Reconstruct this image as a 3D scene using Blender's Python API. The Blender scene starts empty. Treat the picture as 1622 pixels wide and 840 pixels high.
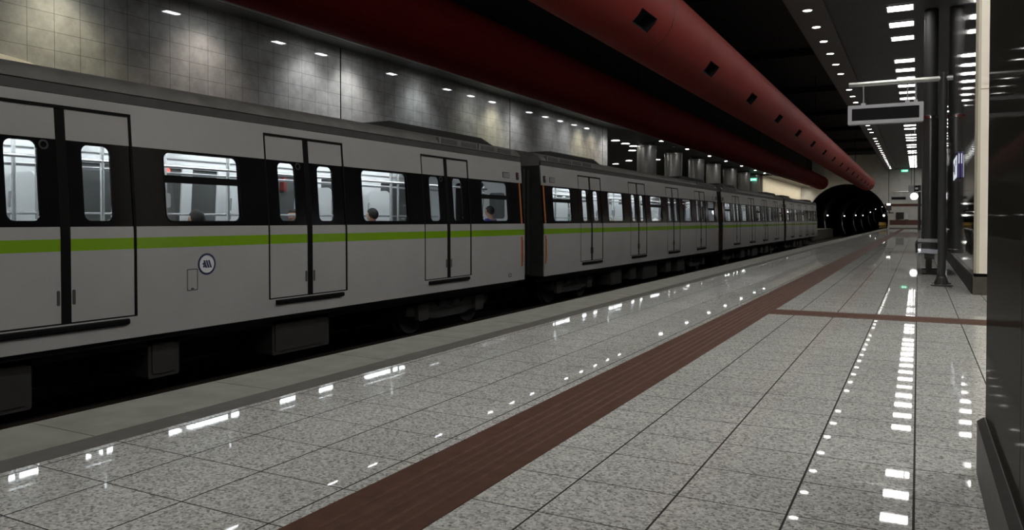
import bpy, bmesh, math, random
from mathutils import Vector, Matrix
from mathutils.geometry import tessellate_polygon
random.seed(7)
S = bpy.context.scene
C = S.collection
R = math.radians
PI = math.pi

# ------------------------------------------------------------------ materials
def new_mat(name):
    m = bpy.data.materials.new(name); m.use_nodes = True
    nt = m.node_tree
    return m, nt, nt.nodes['Principled BSDF']

def plain(name, col, rough=.5, metal=0., noise=0., scale=6., spec=.5, coat=0., bump=0.):
    m, nt, b = new_mat(name)
    b.inputs['Roughness'].default_value = rough
    b.inputs['Metallic'].default_value = metal
    b.inputs['Specular IOR Level'].default_value = spec
    b.inputs['Coat Weight'].default_value = coat
    b.inputs['Coat Roughness'].default_value = .04
    c = (*col, 1)
    if noise:
        tc = nt.nodes.new('ShaderNodeTexCoord')
        n = nt.nodes.new('ShaderNodeTexNoise'); n.inputs['Scale'].default_value = scale; n.inputs['Detail'].default_value = 5
        r = nt.nodes.new('ShaderNodeValToRGB')
        r.color_ramp.elements[0].position = .3; r.color_ramp.elements[1].position = .7
        r.color_ramp.elements[0].color = (*[x*(1-noise) for x in col], 1)
        r.color_ramp.elements[1].color = (*[min(1, x*(1+noise)) for x in col], 1)
        nt.links.new(tc.outputs['Object'], n.inputs['Vector'])
        nt.links.new(n.outputs['Fac'], r.inputs['Fac'])
        nt.links.new(r.outputs['Color'], b.inputs['Base Color'])
        if bump:
            bp = nt.nodes.new('ShaderNodeBump'); bp.inputs['Strength'].default_value = bump; bp.inputs['Distance'].default_value = .01
            nt.links.new(n.outputs['Fac'], bp.inputs['Height']); nt.links.new(bp.outputs['Normal'], b.inputs['Normal'])
    else:
        b.inputs['Base Color'].default_value = c
    return m

def emit(name, col, s):
    m, nt, b = new_mat(name)
    b.inputs['Base Color'].default_value = (*col, 1)
    b.inputs['Emission Color'].default_value = (*col, 1)
    b.inputs['Emission Strength'].default_value = s
    return m

def glass(name, tint=(.9, .92, .92), refl=1.0):
    m = bpy.data.materials.new(name); m.use_nodes = True
    nt = m.node_tree; nt.nodes.clear()
    o = nt.nodes.new('ShaderNodeOutputMaterial'); mx = nt.nodes.new('ShaderNodeMixShader')
    t = nt.nodes.new('ShaderNodeBsdfTransparent'); t.inputs['Color'].default_value = (*tint, 1)
    g = nt.nodes.new('ShaderNodeBsdfGlossy'); g.inputs['Roughness'].default_value = .02
    lw = nt.nodes.new('ShaderNodeLayerWeight'); lw.inputs['Blend'].default_value = .5
    fac = math_node(nt, 'ADD', math_node(nt, 'MULTIPLY', math_node(nt, 'POWER', lw.outputs['Facing'], 5), .9), .04)
    nt.links.new(fac, mx.inputs[0]); nt.links.new(t.outputs[0], mx.inputs[1]); nt.links.new(g.outputs[0], mx.inputs[2])
    nt.links.new(mx.outputs[0], o.inputs[0])
    return m

def math_node(nt, op, a, b=None):
    n = nt.nodes.new('ShaderNodeMath'); n.operation = op
    for i, v in enumerate((a, b)):
        if v is None: continue
        if isinstance(v, (int, float)): n.inputs[i].default_value = v
        else: nt.links.new(v, n.inputs[i])
    return n.outputs[0]

def joint_mask(nt, coord, origin, step, half):
    """1 on the joint lines of a tile grid, 0 on the tiles"""
    a = math_node(nt, 'DIVIDE', math_node(nt, 'SUBTRACT', coord, origin), step)
    f = math_node(nt, 'ABSOLUTE', math_node(nt, 'SUBTRACT', math_node(nt, 'FRACT', math_node(nt, 'ADD', a, .5)), .5))
    return math_node(nt, 'LESS_THAN', f, half / step)

def terrazzo(name, x0, sx, y0, sy):
    m, nt, b = new_mat(name)
    tc = nt.nodes.new('ShaderNodeTexCoord'); sp = nt.nodes.new('ShaderNodeSeparateXYZ')
    nt.links.new(tc.outputs['Object'], sp.inputs[0])
    j = math_node(nt, 'MAXIMUM', joint_mask(nt, sp.outputs[0], x0, sx, .0044), joint_mask(nt, sp.outputs[1], y0, sy, .0033))
    v = nt.nodes.new('ShaderNodeTexVoronoi'); v.inputs['Scale'].default_value = 95
    nt.links.new(tc.outputs['Object'], v.inputs['Vector'])
    r = nt.nodes.new('ShaderNodeValToRGB'); e = r.color_ramp.elements
    sv = nt.nodes.new('ShaderNodeSeparateColor'); nt.links.new(v.outputs['Color'], sv.inputs[0])
    e[0].position = 0; e[0].color = (.22, .22, .205, 1); e[1].position = 1; e[1].color = (.70, .70, .665, 1)
    a = r.color_ramp.elements.new(.25); a.color = (.42, .42, .395, 1)
    a = r.color_ramp.elements.new(.6); a.color = (.54, .54, .51, 1)
    nt.links.new(sv.outputs[0], r.inputs['Fac'])
    n = nt.nodes.new('ShaderNodeTexNoise'); n.inputs['Scale'].default_value = .9; n.inputs['Detail'].default_value = 3
    nt.links.new(tc.outputs['Object'], n.inputs['Vector'])
    n2 = nt.nodes.new('ShaderNodeMapRange'); n2.inputs[3].default_value = .8; n2.inputs[4].default_value = 1.15
    nt.links.new(n.outputs['Fac'], n2.inputs[0])
    mul = nt.nodes.new('ShaderNodeMix'); mul.data_type = 'RGBA'; mul.blend_type = 'MULTIPLY'; mul.inputs[0].default_value = 1
    nt.links.new(r.outputs['Color'], mul.inputs[6]); nt.links.new(n2.outputs[0], mul.inputs[7])
    mx = nt.nodes.new('ShaderNodeMix'); mx.data_type = 'RGBA'
    nt.links.new(j, mx.inputs[0]); nt.links.new(mul.outputs[2], mx.inputs[6]); mx.inputs[7].default_value = (.05, .048, .044, 1)
    rr = nt.nodes.new('ShaderNodeMapRange'); rr.inputs[3].default_value = .008; rr.inputs[4].default_value = .035
    nt.links.new(n.outputs['Fac'], rr.inputs[0])
    # honed stone: diffuse body under a clear polish whose sheen stays moderate at grazing angles
    nt.nodes.remove(b)
    out = [q for q in nt.nodes if q.type == 'OUTPUT_MATERIAL'][0]
    df = nt.nodes.new('ShaderNodeBsdfDiffuse'); gl = nt.nodes.new('ShaderNodeBsdfGlossy'); ms = nt.nodes.new('ShaderNodeMixShader')
    nt.links.new(mx.outputs[2], df.inputs['Color']); nt.links.new(rr.outputs[0], gl.inputs['Roughness'])
    lw = nt.nodes.new('ShaderNodeLayerWeight'); lw.inputs['Blend'].default_value = .5
    fac = math_node(nt, 'ADD', math_node(nt, 'MULTIPLY', math_node(nt, 'POWER', lw.outputs['Facing'], 4.5), .68), .035)
    fac = math_node(nt, 'MULTIPLY', fac, math_node(nt, 'SUBTRACT', 1, math_node(nt, 'MULTIPLY', j, .7)))
    nt.links.new(fac, ms.inputs[0]); nt.links.new(df.outputs[0], ms.inputs[1]); nt.links.new(gl.outputs[0], ms.inputs[2])
    nt.links.new(ms.outputs[0], out.inputs['Surface'])
    return m

def wall_tiles(name, y0, sy, z0, sz, ybig, sbig, col):
    m, nt, b = new_mat(name)
    tc = nt.nodes.new('ShaderNodeTexCoord'); sp = nt.nodes.new('ShaderNodeSeparateXYZ')
    nt.links.new(tc.outputs['Object'], sp.inputs[0])
    j = math_node(nt, 'MAXIMUM', joint_mask(nt, sp.outputs[1], y0, sy, .006), joint_mask(nt, sp.outputs[2], z0, sz, .005))
    big = joint_mask(nt, sp.outputs[1], ybig, sbig, .025)
    n = nt.nodes.new('ShaderNodeTexNoise'); n.inputs['Scale'].default_value = 3; n.inputs['Detail'].default_value = 8; n.inputs['Roughness'].default_value = .65
    nt.links.new(tc.outputs['Object'], n.inputs['Vector'])
    r = nt.nodes.new('ShaderNodeValToRGB'); e = r.color_ramp.elements
    e[0].position = .3; e[0].color = (*[x*.72 for x in col], 1); e[1].position = .7; e[1].color = (*[x*1.15 for x in col], 1)
    nt.links.new(n.outputs['Fac'], r.inputs['Fac'])
    m1 = nt.nodes.new('ShaderNodeMix'); m1.data_type = 'RGBA'
    nt.links.new(math_node(nt, 'MULTIPLY', j, .7), m1.inputs[0]); nt.links.new(r.outputs['Color'], m1.inputs[6]); m1.inputs[7].default_value = (.05, .048, .045, 1)
    m2 = nt.nodes.new('ShaderNodeMix'); m2.data_type = 'RGBA'
    nt.links.new(big, m2.inputs[0]); nt.links.new(m1.outputs[2], m2.inputs[6]); m2.inputs[7].default_value = (.008, .008, .008, 1)
    nt.links.new(m2.outputs[2], b.inputs['Base Color'])
    b.inputs['Roughness'].default_value = .045
    b.inputs['Specular IOR Level'].default_value = .6
    return m

M = {}
M['floorA'] = terrazzo('terrazzo_edge_side', -3.005, .465, 2.03, .41)
M['floorB'] = terrazzo('terrazzo_wall_side', -.005, .42, 3.0, .41)
M['walltile'] = wall_tiles('polished_wall_tiles', 8.85, .54, 4.9, .37, 7.2, 10.85, (.36, .355, .335))
M['endwall'] = plain('end_wall_panels', (.66, .65, .62), .35, noise=.10, scale=1.2)
M['sidewall'] = plain('far_side_wall_cream', (.62, .57, .46), .4, noise=.1, scale=1.5)
M['edge'] = plain('platform_edge_stone', (.245, .245, .215), .62, noise=.16, scale=5, spec=.3)
M['edgedark'] = plain('platform_edge_dark_band', (.115, .110, .098), .6, noise=.15, scale=9, spec=.3)
M['tactile'] = plain('brown_tactile_tile', (.095, .050, .036), .65, noise=.18, scale=14, spec=.10)
M['concrete'] = plain('dark_concrete', (.05, .05, .048), .85, noise=.3, scale=2)
M['ballast'] = plain('track_bed', (.018, .018, .017), .95, noise=.4, scale=14)
M['rail'] = plain('rail_steel', (.16, .13, .11), .4, metal=1)
M['void'] = plain('black_painted_ceiling', (.022, .022, .020), .9)
M['ceil'] = plain('dark_grey_ceiling', (.115, .115, .115), .6, noise=.08, scale=1)
M['ceilstrip'] = plain('grey_light_channel', (.165, .165, .165), .6)
M['hallgrey'] = plain('hall_grey_wall', (.30, .295, .28), .4, noise=.1, scale=1)
M['fascia'] = plain('dark_fascia', (.035, .035, .035), .6)
M['trimgrey'] = plain('grey_metal_trim', (.35, .34, .32), .4, metal=.6)
M['soffit'] = plain('dark_soffit', (.12, .12, .118), .5)
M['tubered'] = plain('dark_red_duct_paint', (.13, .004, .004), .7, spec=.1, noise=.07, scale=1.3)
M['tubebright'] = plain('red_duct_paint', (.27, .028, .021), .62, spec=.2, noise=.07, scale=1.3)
M['ventdark'] = plain('vent_black', (.006, .006, .006), .8)
M['seam'] = plain('duct_seam', (.10, .014, .012), .5)
M['steel'] = plain('brushed_steel', (.42, .42, .40), .3, metal=1, noise=.08, scale=4)
M['columnsteel'] = plain('column_cladding_steel', (.50, .49, .45), .33, metal=.75, noise=.08, scale=3)
M['darksteel'] = plain('dark_grey_painted_steel', (.06, .06, .06), .28, spec=.5)
M['chrome'] = plain('chrome', (.75, .75, .76), .12, metal=1)
M['silver'] = plain('silver_painted_metal', (.50, .50, .52), .38, metal=.4)
M['blackpanel'] = plain('black_screen', (.006, .006, .007), .5, spec=.15)
M['darkglass'] = plain('dark_glass_wall', (.03, .031, .032), .015, spec=.9, coat=1)
def dull_mirror(name, col, refl, rough, grow):
    m = bpy.data.materials.new(name); m.use_nodes = True
    nt = m.node_tree; nt.nodes.clear()
    o = nt.nodes.new('ShaderNodeOutputMaterial'); mx = nt.nodes.new('ShaderNodeMixShader')
    d = nt.nodes.new('ShaderNodeBsdfDiffuse'); d.inputs['Color'].default_value = (*col, 1)
    g = nt.nodes.new('ShaderNodeBsdfGlossy'); g.inputs['Roughness'].default_value = rough
    lw = nt.nodes.new('ShaderNodeLayerWeight'); lw.inputs['Blend'].default_value = .5
    fac = math_node(nt, 'ADD', math_node(nt, 'MULTIPLY', math_node(nt, 'POWER', lw.outputs['Facing'], 4), grow), refl)
    nt.links.new(fac, mx.inputs[0]); nt.links.new(d.outputs[0], mx.inputs[1]); nt.links.new(g.outputs[0], mx.inputs[2])
    nt.links.new(mx.outputs[0], o.inputs[0])
    return m
M['blackstone'] = dull_mirror('black_polished_stone', (.052, .050, .043), .06, .04, .10)
M['plinth'] = plain('dark_stone_plinth', (.085, .078, .062), .3, noise=.15, scale=8)
M['skirting'] = plain('black_stone_skirting', (.050, .049, .045), .4, noise=.2, scale=12, spec=.25)
M['kioskbase'] = plain('black_kiosk_base', (.016, .016, .015), .55, spec=.15)
M['cream'] = plain('cream_panel', (.95, .87, .74), .4, noise=.03, scale=2)
M['creamedge'] = plain('cream_edge_trim', (.62, .57, .44), .4)
M['benchrail'] = plain('bright_bench_rail', (.85, .85, .86), .25, metal=.35)
M['brownband'] = plain('brown_wall_band', (.14, .055, .040), .5)
M['bench'] = plain('grey_blue_metal_seat', (.50, .52, .62), .25, metal=.4)
M['white'] = plain('train_white_paint', (.405, .40, .39), .20, noise=.05, scale=.8, spec=.5)
M['green'] = plain('train_green_stripe', (.19, .36, .010), .20, noise=.05, scale=.8)
M['black'] = plain('train_black_band', (.006, .006, .007), .16, spec=.22)
M['seal'] = plain('door_rubber_seal', (.006, .006, .006), .7, spec=.1)
M['roof'] = plain('train_roof_grey', (.17, .165, .155), .55, noise=.2, scale=3)
M['roofdark'] = plain('train_roof_gutter', (.055, .054, .052), .6, noise=.15, scale=4)
M['roofblack'] = plain('train_roof_unit', (.012, .012, .012), .7)
M['under'] = plain('underframe_dark', (.020, .020, .019), .7, noise=.3, scale=4)
M['underbox'] = plain('underframe_box_grey', (.026, .025, .023), .6, noise=.2, scale=4)
M['inner'] = plain('train_interior_white', (.74, .76, .77), .4)
M['innerdark'] = plain('train_interior_dark_glass', (.10, .105, .105), .15)
M['innergrey'] = plain('train_interior_grey', (.36, .36, .37), .45)
M['pole'] = plain('grab_pole_steel', (.72, .73, .74), .25, metal=.6)
M['innerfloor'] = plain('train_floor', (.12, .12, .13), .5)
M['seatblue'] = plain('train_seat_fabric', (.05, .06, .11), .7)
M['orange'] = plain('orange_marker_strip', (.42, .13, .015), .4)
M['redmark'] = plain('red_marker_strip', (.20, .02, .015), .4)
M['navy'] = plain('logo_navy', (.02, .035, .09), .4)
M['logowhite'] = plain('logo_white', (.75, .75, .76), .4)
M['redpaint'] = plain('red_paint', (.16, .025, .022), .5)
M['skin'] = plain('skin', (.45, .27, .19), .5)
M['hair'] = plain('dark_hair', (.012, .009, .008), .7, noise=.3, scale=60)
M['jacket'] = plain('dark_jacket', (.03, .03, .033), .8)
M['bluejacket'] = plain('blue_jacket', (.03, .05, .30), .7)
M['glass'] = glass('train_window_glass')
M['tunnel'] = plain('tunnel_concrete', (.022, .022, .022), .85, noise=.3, scale=.6)
M['purple'] = emit('purple_screen', (.12, .10, .30), .10)
M['screenwhite'] = emit('white_lit_poster', (.75, .80, .88), .42)
M['yellowsign'] = plain('yellow_sign', (.70, .45, .10), .5)
LAMP = emit('lamp_panel', (1, .985, .95), 13)
LAMPDIM = emit('lamp_panel_dim', (1, .95, .88), 5)
LAMPR = emit('round_lamp', (1, .97, .92), 12)
LAMPT = emit('train_lamp', (.95, .98, 1), 8)
LAMPW = emit('wall_lamp', (.93, .96, 1), 22)
LAMPTUN = emit('tunnel_lamp', (1, .97, .9), 6)
CLOCKM = emit('clock_face', (1, 1, 1), 2.2)
EXITM = emit('exit_green', (.1, .8, .45), .6)
EXITW = emit('exit_white', (.8, 1, .9), 1.6)
BTN = emit('button_orange', (1, .55, .25), .8)
BTNR = emit('button_red', (1, .12, .10), .7)

# ------------------------------------------------------------------ geometry helpers
class MB:
    def __init__(s): s.v = []; s.f = []; s.m = []
    def add(s, vs, fs, mi=0):
        o = len(s.v); s.v += [tuple(v) for v in vs]
        for f in fs: s.f.append([o+i for i in f]); s.m.append(mi)
        return s
    def box(s, x0, x1, y0, y1, z0, z1, mi=0, M4=None):
        vs = [Vector((x, y, z)) for x in (x0, x1) for y in (y0, y1) for z in (z0, z1)]
        if M4 is not None: vs = [M4 @ v for v in vs]
        return s.add(vs, [(0,1,3,2),(4,6,7,5),(0,4,5,1),(2,3,7,6),(0,2,6,4),(1,5,7,3)], mi)
    def prism(s, pts, fn, d0, d1, mi=0):
        """polygon pts (2D) mapped by fn(a,b,d) and extruded from d0 to d1"""
        n = len(pts)
        vs = [fn(a, b, d0) for a, b in pts] + [fn(a, b, d1) for a, b in pts]
        fs = [tuple(range(n))[::-1], tuple(range(n, 2*n))] + [(i, (i+1) % n, n+(i+1) % n, n+i) for i in range(n)]
        return s.add(vs, fs, mi)
    def plate(s, loops, fn, d0, d1, mi=0):
        """flat plate with holes; loops[0] is the outline"""
        flat = [p for l in loops for p in l]
        tris = tessellate_polygon([[Vector((a, b, 0)) for a, b in l] for l in loops])
        n = len(flat)
        vs = [fn(a, b, d0) for a, b in flat] + [fn(a, b, d1) for a, b in flat]
        fs = [tuple(t) for t in tris] + [tuple(n+i for i in t[::-1]) for t in tris]
        o = 0
        for l in loops:
            k = len(l)
            for i in range(k):
                a, b = o+i, o+(i+1) % k
                fs.append((a, b, n+b, n+a))
            o += k
        return s.add(vs, fs, mi)
    def tube(s, pts, r, n=10, mi=0, cap=True):
        pts = [Vector(p) for p in pts]; rings = []
        rs = r if isinstance(r, (list, tuple)) else [r]*len(pts)
        up = None
        vs = []
        for i, p in enumerate(pts):
            d = (pts[min(i+1, len(pts)-1)] - pts[max(i-1, 0)]).normalized()
            if up is None: up = Vector((0, 0, 1)) if abs(d.z) < .9 else Vector((1, 0, 0))
            a = d.cross(up).normalized(); b = a.cross(d).normalized(); up = b
            for k in range(n):
                t = 2*PI*k/n
                vs.append(p + (a*math.cos(t) + b*math.sin(t))*rs[i])
        fs = []
        for i in range(len(pts)-1):
            for k in range(n):
                fs.append((i*n+k, i*n+(k+1) % n, (i+1)*n+(k+1) % n, (i+1)*n+k))
        if cap: fs += [tuple(range(n))[::-1], tuple(range((len(pts)-1)*n, len(pts)*n))]
        return s.add(vs, fs, mi)
    def lathe(s, prof, c=(0, 0, 0), n=32, mi=0):
        """profile [(r,z)] spun about the z axis through c"""
        vs = []
        for r, z in prof:
            for k in range(n):
                t = 2*PI*k/n; vs.append((c[0]+r*math.cos(t), c[1]+r*math.sin(t), c[2]+z))
        fs = [(i*n+k, i*n+(k+1) % n, (i+1)*n+(k+1) % n, (i+1)*n+k) for i in range(len(prof)-1) for k in range(n)]
        if prof[0][0] > 0: fs.append(tuple(range(n))[::-1])
        if prof[-1][0] > 0: fs.append(tuple(range((len(prof)-1)*n, len(prof)*n)))
        return s.add(vs, fs, mi)
    def mesh(s, name, mats, smooth=False, bevel=0):
        me = bpy.data.meshes.new(name); me.from_pydata(s.v, [], s.f)
        for m in mats: me.materials.append(m)
        me.polygons.foreach_set('material_index', s.m)
        bm = bmesh.new(); bm.from_mesh(me)
        bmesh.ops.remove_doubles(bm, verts=bm.verts, dist=1e-5)
        bmesh.ops.recalc_face_normals(bm, faces=bm.faces)
        if bevel:
            es = [e for e in bm.edges if len(e.link_faces) == 2 and e.calc_face_angle(0) > .6]
            bmesh.ops.bevel(bm, geom=es, offset=bevel, segments=2, affect='EDGES', profile=.6, clamp_overlap=True)
        if smooth:
            for f in bm.faces: f.smooth = True
            for e in bm.edges:
                if len(e.link_faces) == 2 and e.calc_face_angle(0) > R(35): e.smooth = False
        bm.to_mesh(me); bm.free()
        return me

def link(name, me, parent=None, loc=(0, 0, 0)):
    o = bpy.data.objects.new(name, me); C.objects.link(o); o.location = loc
    if parent is not None: o.parent = parent
    return o
def ob(name, mb, mats, parent=None, loc=(0, 0, 0), smooth=False, bevel=0):
    if not isinstance(mats, (list, tuple)): mats = [mats]
    return link(name, mb.mesh(name, mats, smooth, bevel), parent, loc)
def tag(o, label, cat, group=None):
    o['label'] = label; o['category'] = cat
    if group: o['group'] = group
    return o
def empty(name, loc, label, cat, group=None, rz=0):
    o = bpy.data.objects.new(name, None); C.objects.link(o); o.location = loc; o.rotation_euler = (0, 0, rz)
    o.empty_display_size = .2
    return tag(o, label, cat, group)
def struct(name, mb, mats, smooth=False):
    o = ob(name, mb, mats, smooth=smooth); o['kind'] = 'structure'; return o
def kids(o): return [c for c in S.objects if c.parent == o]
def dup(root, loc, label=None):
    r = root.copy(); C.objects.link(r); r.location = loc
    if label: r['label'] = label
    for ch in root.children:
        c = ch.copy(); C.objects.link(c); c.parent = r
        for g in ch.children:
            d = g.copy(); C.objects.link(d); d.parent = c
    return r
def rrect(y0, y1, z0, z1, r, n=5):
    out = []
    for cx, cy, a0 in ((y1-r, z1-r, 0), (y0+r, z1-r, 90), (y0+r, z0+r, 180), (y1-r, z0+r, 270)):
        for k in range(n+1):
            a = R(a0 + 90*k/n); out.append((cx+r*math.cos(a), cy+r*math.sin(a)))
    return out

# ------------------------------------------------------------------ setting
YB, YE = -12, 121.0           # back and end walls
ZC = 8.3                      # platform ceiling
WF = -15.4                    # far platform wall
# platform floor (two tile zones beside the brown tactile strip)
f = MB()
f.box(-3.52, -2.0, YB, YE, -.25, 0, 0); f.box(-2.0, -1.55, YB, YE, -.25, -.012, 1); f.box(-1.55, 8, YB, 9.42, -.25, 0, 1)
f.box(-1.55, 8, 9.42, 9.92, -.25, -.012, 1); f.box(-1.55, 8, 9.92, YE, -.25, 0, 1)
struct('floor', f, [M['floorA'], M['floorB']])
# tactile strip with ridges along the platform
def ridge_profile(w, n, zb=-.012, zt=.004, zr=.009, edge=.07):
    pts = [(0, zb), (0, zt)]
    step = (w-2*edge)/n
    for i in range(n):
        a = edge + i*step
        pts += [(a+.15*step, zt), (a+.30*step, zr), (a+.70*step, zr), (a+.85*step, zt)]
    return pts + [(w, zt), (w, zb)]
b = MB(); b.prism(ridge_profile(.45, 5), lambda a, z, d: (-2.0+a, d, z), YB, YE)
tag(ob('tactile_strip', b, M['tactile']), 'long brown ridged tactile strip running along the whole platform floor', 'tactile strip')
b = MB(); b.prism(ridge_profile(.5, 5), lambda a, z, d: (d, 9.42+a, z), -1.55, 8)
tag(ob('tactile_strip', b, M['tactile']), 'brown ridged strip branching off crosswise towards the right pillar', 'tactile strip')
# platform edge
b = MB()
prof = [(-4.30, -.25), (-4.30, -.03), (-4.27, -.004), (-4.24, 0.002), (-3.70, 0.002), (-3.70, -.25)]
y = YB + .1 - .06
ys = [2.44 + 1.22*k for k in range(-11, 98)]
for i in range(len(ys)-1):
    b.prism(prof, lambda a, z, d: (a, d, z), ys[i]+.004, ys[i+1]-.004, 0)
tag(ob('platform_edge', b, M['edge']), 'pale grey stone edging slabs along the brink of the platform', 'platform edge')
b = MB(); b.box(-3.70, -3.52, YB, YE, -.25, .001)
tag(ob('edge_band', b, M['edgedark']), 'narrow dark band between the stone edging and the glossy tiles', 'floor band')
# platform body and track bed
b = MB(); b.box(-4.12, 8, YB, YE, -1.5, -.27); struct('wall_platform', b, M['concrete'])
b = MB(); b.box(-11.2, -4.12, YB, YE+2, -1.6, -1.25); struct('floor_trackbed', b, M['ballast'])
for xr in (-5.03, -6.47, -8.68, -10.12):
    b = MB(); b.prism([(-.07,0),(.07,0),(.07,.02),(.015,.035),(.015,.11),(.036,.12),(.036,.155),(-.036,.155),(-.036,.12),(-.015,.11),(-.015,.035),(-.07,.02)], lambda a, z, d: (xr+a, d, -1.25+z), YB, YE+60)
    tag(ob('rail', b, M['rail']), 'steel running rail down on the dark track bed', 'rail', 'running rails of the two tracks')
# far platform
b = MB(); b.box(-26, -10.95, YB, YE, -1.6, 0); struct('floor_opposite', b, M['edgedark'])
# far tiled wall, its return, the dark hall behind the columns
b = MB(); b.box(WF-.3, WF, YB, 40.5, 0, 6.30); struct('wall_left', b, M['walltile'])
b = MB(); b.box(WF-10.3, WF-.3, 40.0, 40.5, 0, 6.25); struct('wall_return', b, M['fascia'])
b = MB(); b.box(-26.3, -26, 40, YE, 0, 6.3); struct('wall_hall', b, M['hallgrey'])
b = MB(); b.box(WF-.3, WF, 89, YE, 0, 6.4); struct('wall_opposite', b, M['sidewall'])
# bulkhead over the far platform
b = MB(); b.box(-14.10, -13.9, YB, YE, 6.09, 10.6); struct('wall_bulkhead', b, M['fascia'])
b = MB(); b.prism(rrect(-.05, .05, -.05, .05, .03, 3), lambda a, z, d: (-13.9+a, d, 6.09+z), YB, YE); struct('trim_1', b, M['trimgrey'], True)
b = MB(); b.box(-26, -14.10, YB, YE, 6.30, 6.5); struct('ceiling_soffit', b, M['soffit'])
b = MB(); b.box(-26, -14.10, 88.9, YE, 6.14, 6.30); struct('ceiling_end', b, M['soffit'])
# ceilings
b = MB(); b.box(-14.15, -4.0, YB, YE, 10.6, 10.9); struct('ceiling_void', b, M['void'])
b = MB(); b.box(-4.0, -3.97, YB, YE, ZC, 10.6); struct('wall_upstand', b, M['void'])
b = MB(); b.box(-3.98, -2.81, YB, YE, ZC, ZC+.3); struct('ceiling_channel', b, M['ceilstrip'])
b = MB(); b.box(-2.81, 8, YB, YE, ZC+.12, ZC+.4); struct('ceiling', b, M['ceil'])
# shallow cross beams in the ceiling void
for k in range(9):
    b = MB(); b.box(-13.9, -4.0, 6+13*k, 6.5+13*k, 10.2, 10.6); struct('ceiling_beam', b, M['void'])
# end wall with the tunnel mouth
def arc(cx, cz, r, a0, a1, n):
    return [(cx+r*math.cos(R(a0+(a1-a0)*k/n)), cz+r*math.sin(R(a0+(a1-a0)*k/n))) for k in range(n+1)]
TX, TZ, TR = -9.2, 1.0, 5.45
b = MB()
a0 = -24.4
hole = arc(TX, TZ, TR, a0, 180-a0, 48)
outl = [(8, -1.6), (8, 10.7), (-16, 10.7), (-16, -1.6)]
poly = [(hole[0][0], -1.6)] + outl + [(hole[-1][0], -1.6)] + hole[::-1]
b.plate([poly], lambda a, z, d: (a, d, z), YE, YE+.8)
struct('wall_end', b, M['endwall'])
for z0, z1 in ((.52, 1.22), (3.12, 3.5)):
    b = MB(); b.box(-3.55 if z0 < 1 else -4.2, 2.5, YE-.03, YE, z0, z1)
    struct('trim_2', b, M['brownband'])
b = MB(); b.box(-3.6, 2.5, YE-.02, YE, 0, .12); struct('baseboard_end', b, M['plinth'])
# tunnel that climbs gently away
b = MB(); n = 40; vs = []; st = [YE+.8 + 10*k for k in range(34)]
def climb(y): return 0 if y < 200 else .00018*(y-200)**2
for yy in st:
    for p in arc(TX, TZ+climb(yy), TR, -50, 230, n): vs.append((p[0], yy, p[1]))
fs = [(i*(n+1)+k, i*(n+1)+k+1, (i+1)*(n+1)+k+1, (i+1)*(n+1)+k) for i in range(len(st)-1) for k in range(n)]
fs += [(i*(n+1), i*(n+1)+n, (i+1)*(n+1)+n, (i+1)*(n+1)) for i in range(len(st)-1)]
fs += [tuple((len(st)-1)*(n+1)+k for k in range(n+1))]
b.add(vs, fs); struct('wall_tunnel', b, M['tunnel'], True)
# right side
b = MB(); b.box(8, 8.3, YB, YE, 0, 8.6); struct('wall_right', b, M['fascia'])
b = MB(); b.box(2.5, 2.7, 27, YE, 0, 8.45); struct('wall_passage', b, M['darkglass'])
b = MB(); b.box(-26, 8.3, YB-.3, YB, -1.6, 10.9); struct('wall_back', b, M['fascia'])

# ------------------------------------------------------------------ lights of the place
def rect_lamp():
    r = empty('ceiling_light', (0, 0, 0), 'white rectangular ceiling light in the long row over the platform walkway', 'ceiling light', 'rectangular ceiling lights over the walkway')
    b = MB(); b.plate([[(-.44,-.42),(.44,-.42),(.44,.42),(-.44,.42)], [(-.39,-.37),(.39,-.37),(.39,.37),(-.39,.37)]], lambda a, c, d: (a, c, d), -.03, .02)
    ob('frame', b, M['silver'], r)
    b = MB(); b.box(-.39, .39, -.37, .37, -.015, .01); d = ob('diffuser', b, LAMP, r)
    return r
lampz = ZC+.12
rl = rect_lamp()
yy = 29.5 - 2.43*16; k = 0; first = True
while yy < 119:
    out = k in (19, 33, 37, 40, 43)
    if not out:
        if first: rl.location = (-.6, yy, lampz-.025); cur = rl; first = False
        else: cur = dup(rl, (-.6, yy, lampz-.025))
        if k in (18, 24):
            for c in cur.children:
                if c.name.startswith('diffuser'):
                    c.data = c.data.copy(); c.data.materials[0] = LAMPDIM
    yy += 2.43; k += 1
for k in range(8):  # extra lamp rows out of view, added to brighten the cream wall
    for xx in (2.0, 3.2, 4.4): dup(rl, (xx, -8+2.6*k, lampz-.025), 'unseen rectangular ceiling light added to brighten the cream wall')
rd = empty('downlight', (0, 0, 0), 'small round downlight in the row along the ceiling channel', 'downlight', 'round downlights along the ceiling channel')
b = MB(); b.lathe([(.135, -.002), (.145, -.015), (.165, -.015), (.17, .01)]); ob('trim_ring', b, M['silver'], rd, smooth=True)
b = MB(); b.lathe([(.0, -.010), (.135, -.010), (.135, .008)]); ob('lens', b, LAMPR, rd, smooth=True)
first = True
yy = 28.0 - 2.56*14; k = 0
while yy < 119:
    if k not in (20, 31):
        if first: rd.location = (-3.4, yy, ZC-.002); first = False
        else: dup(rd, (-3.4, yy, ZC-.002))
    yy += 2.56; k += 1
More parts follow.
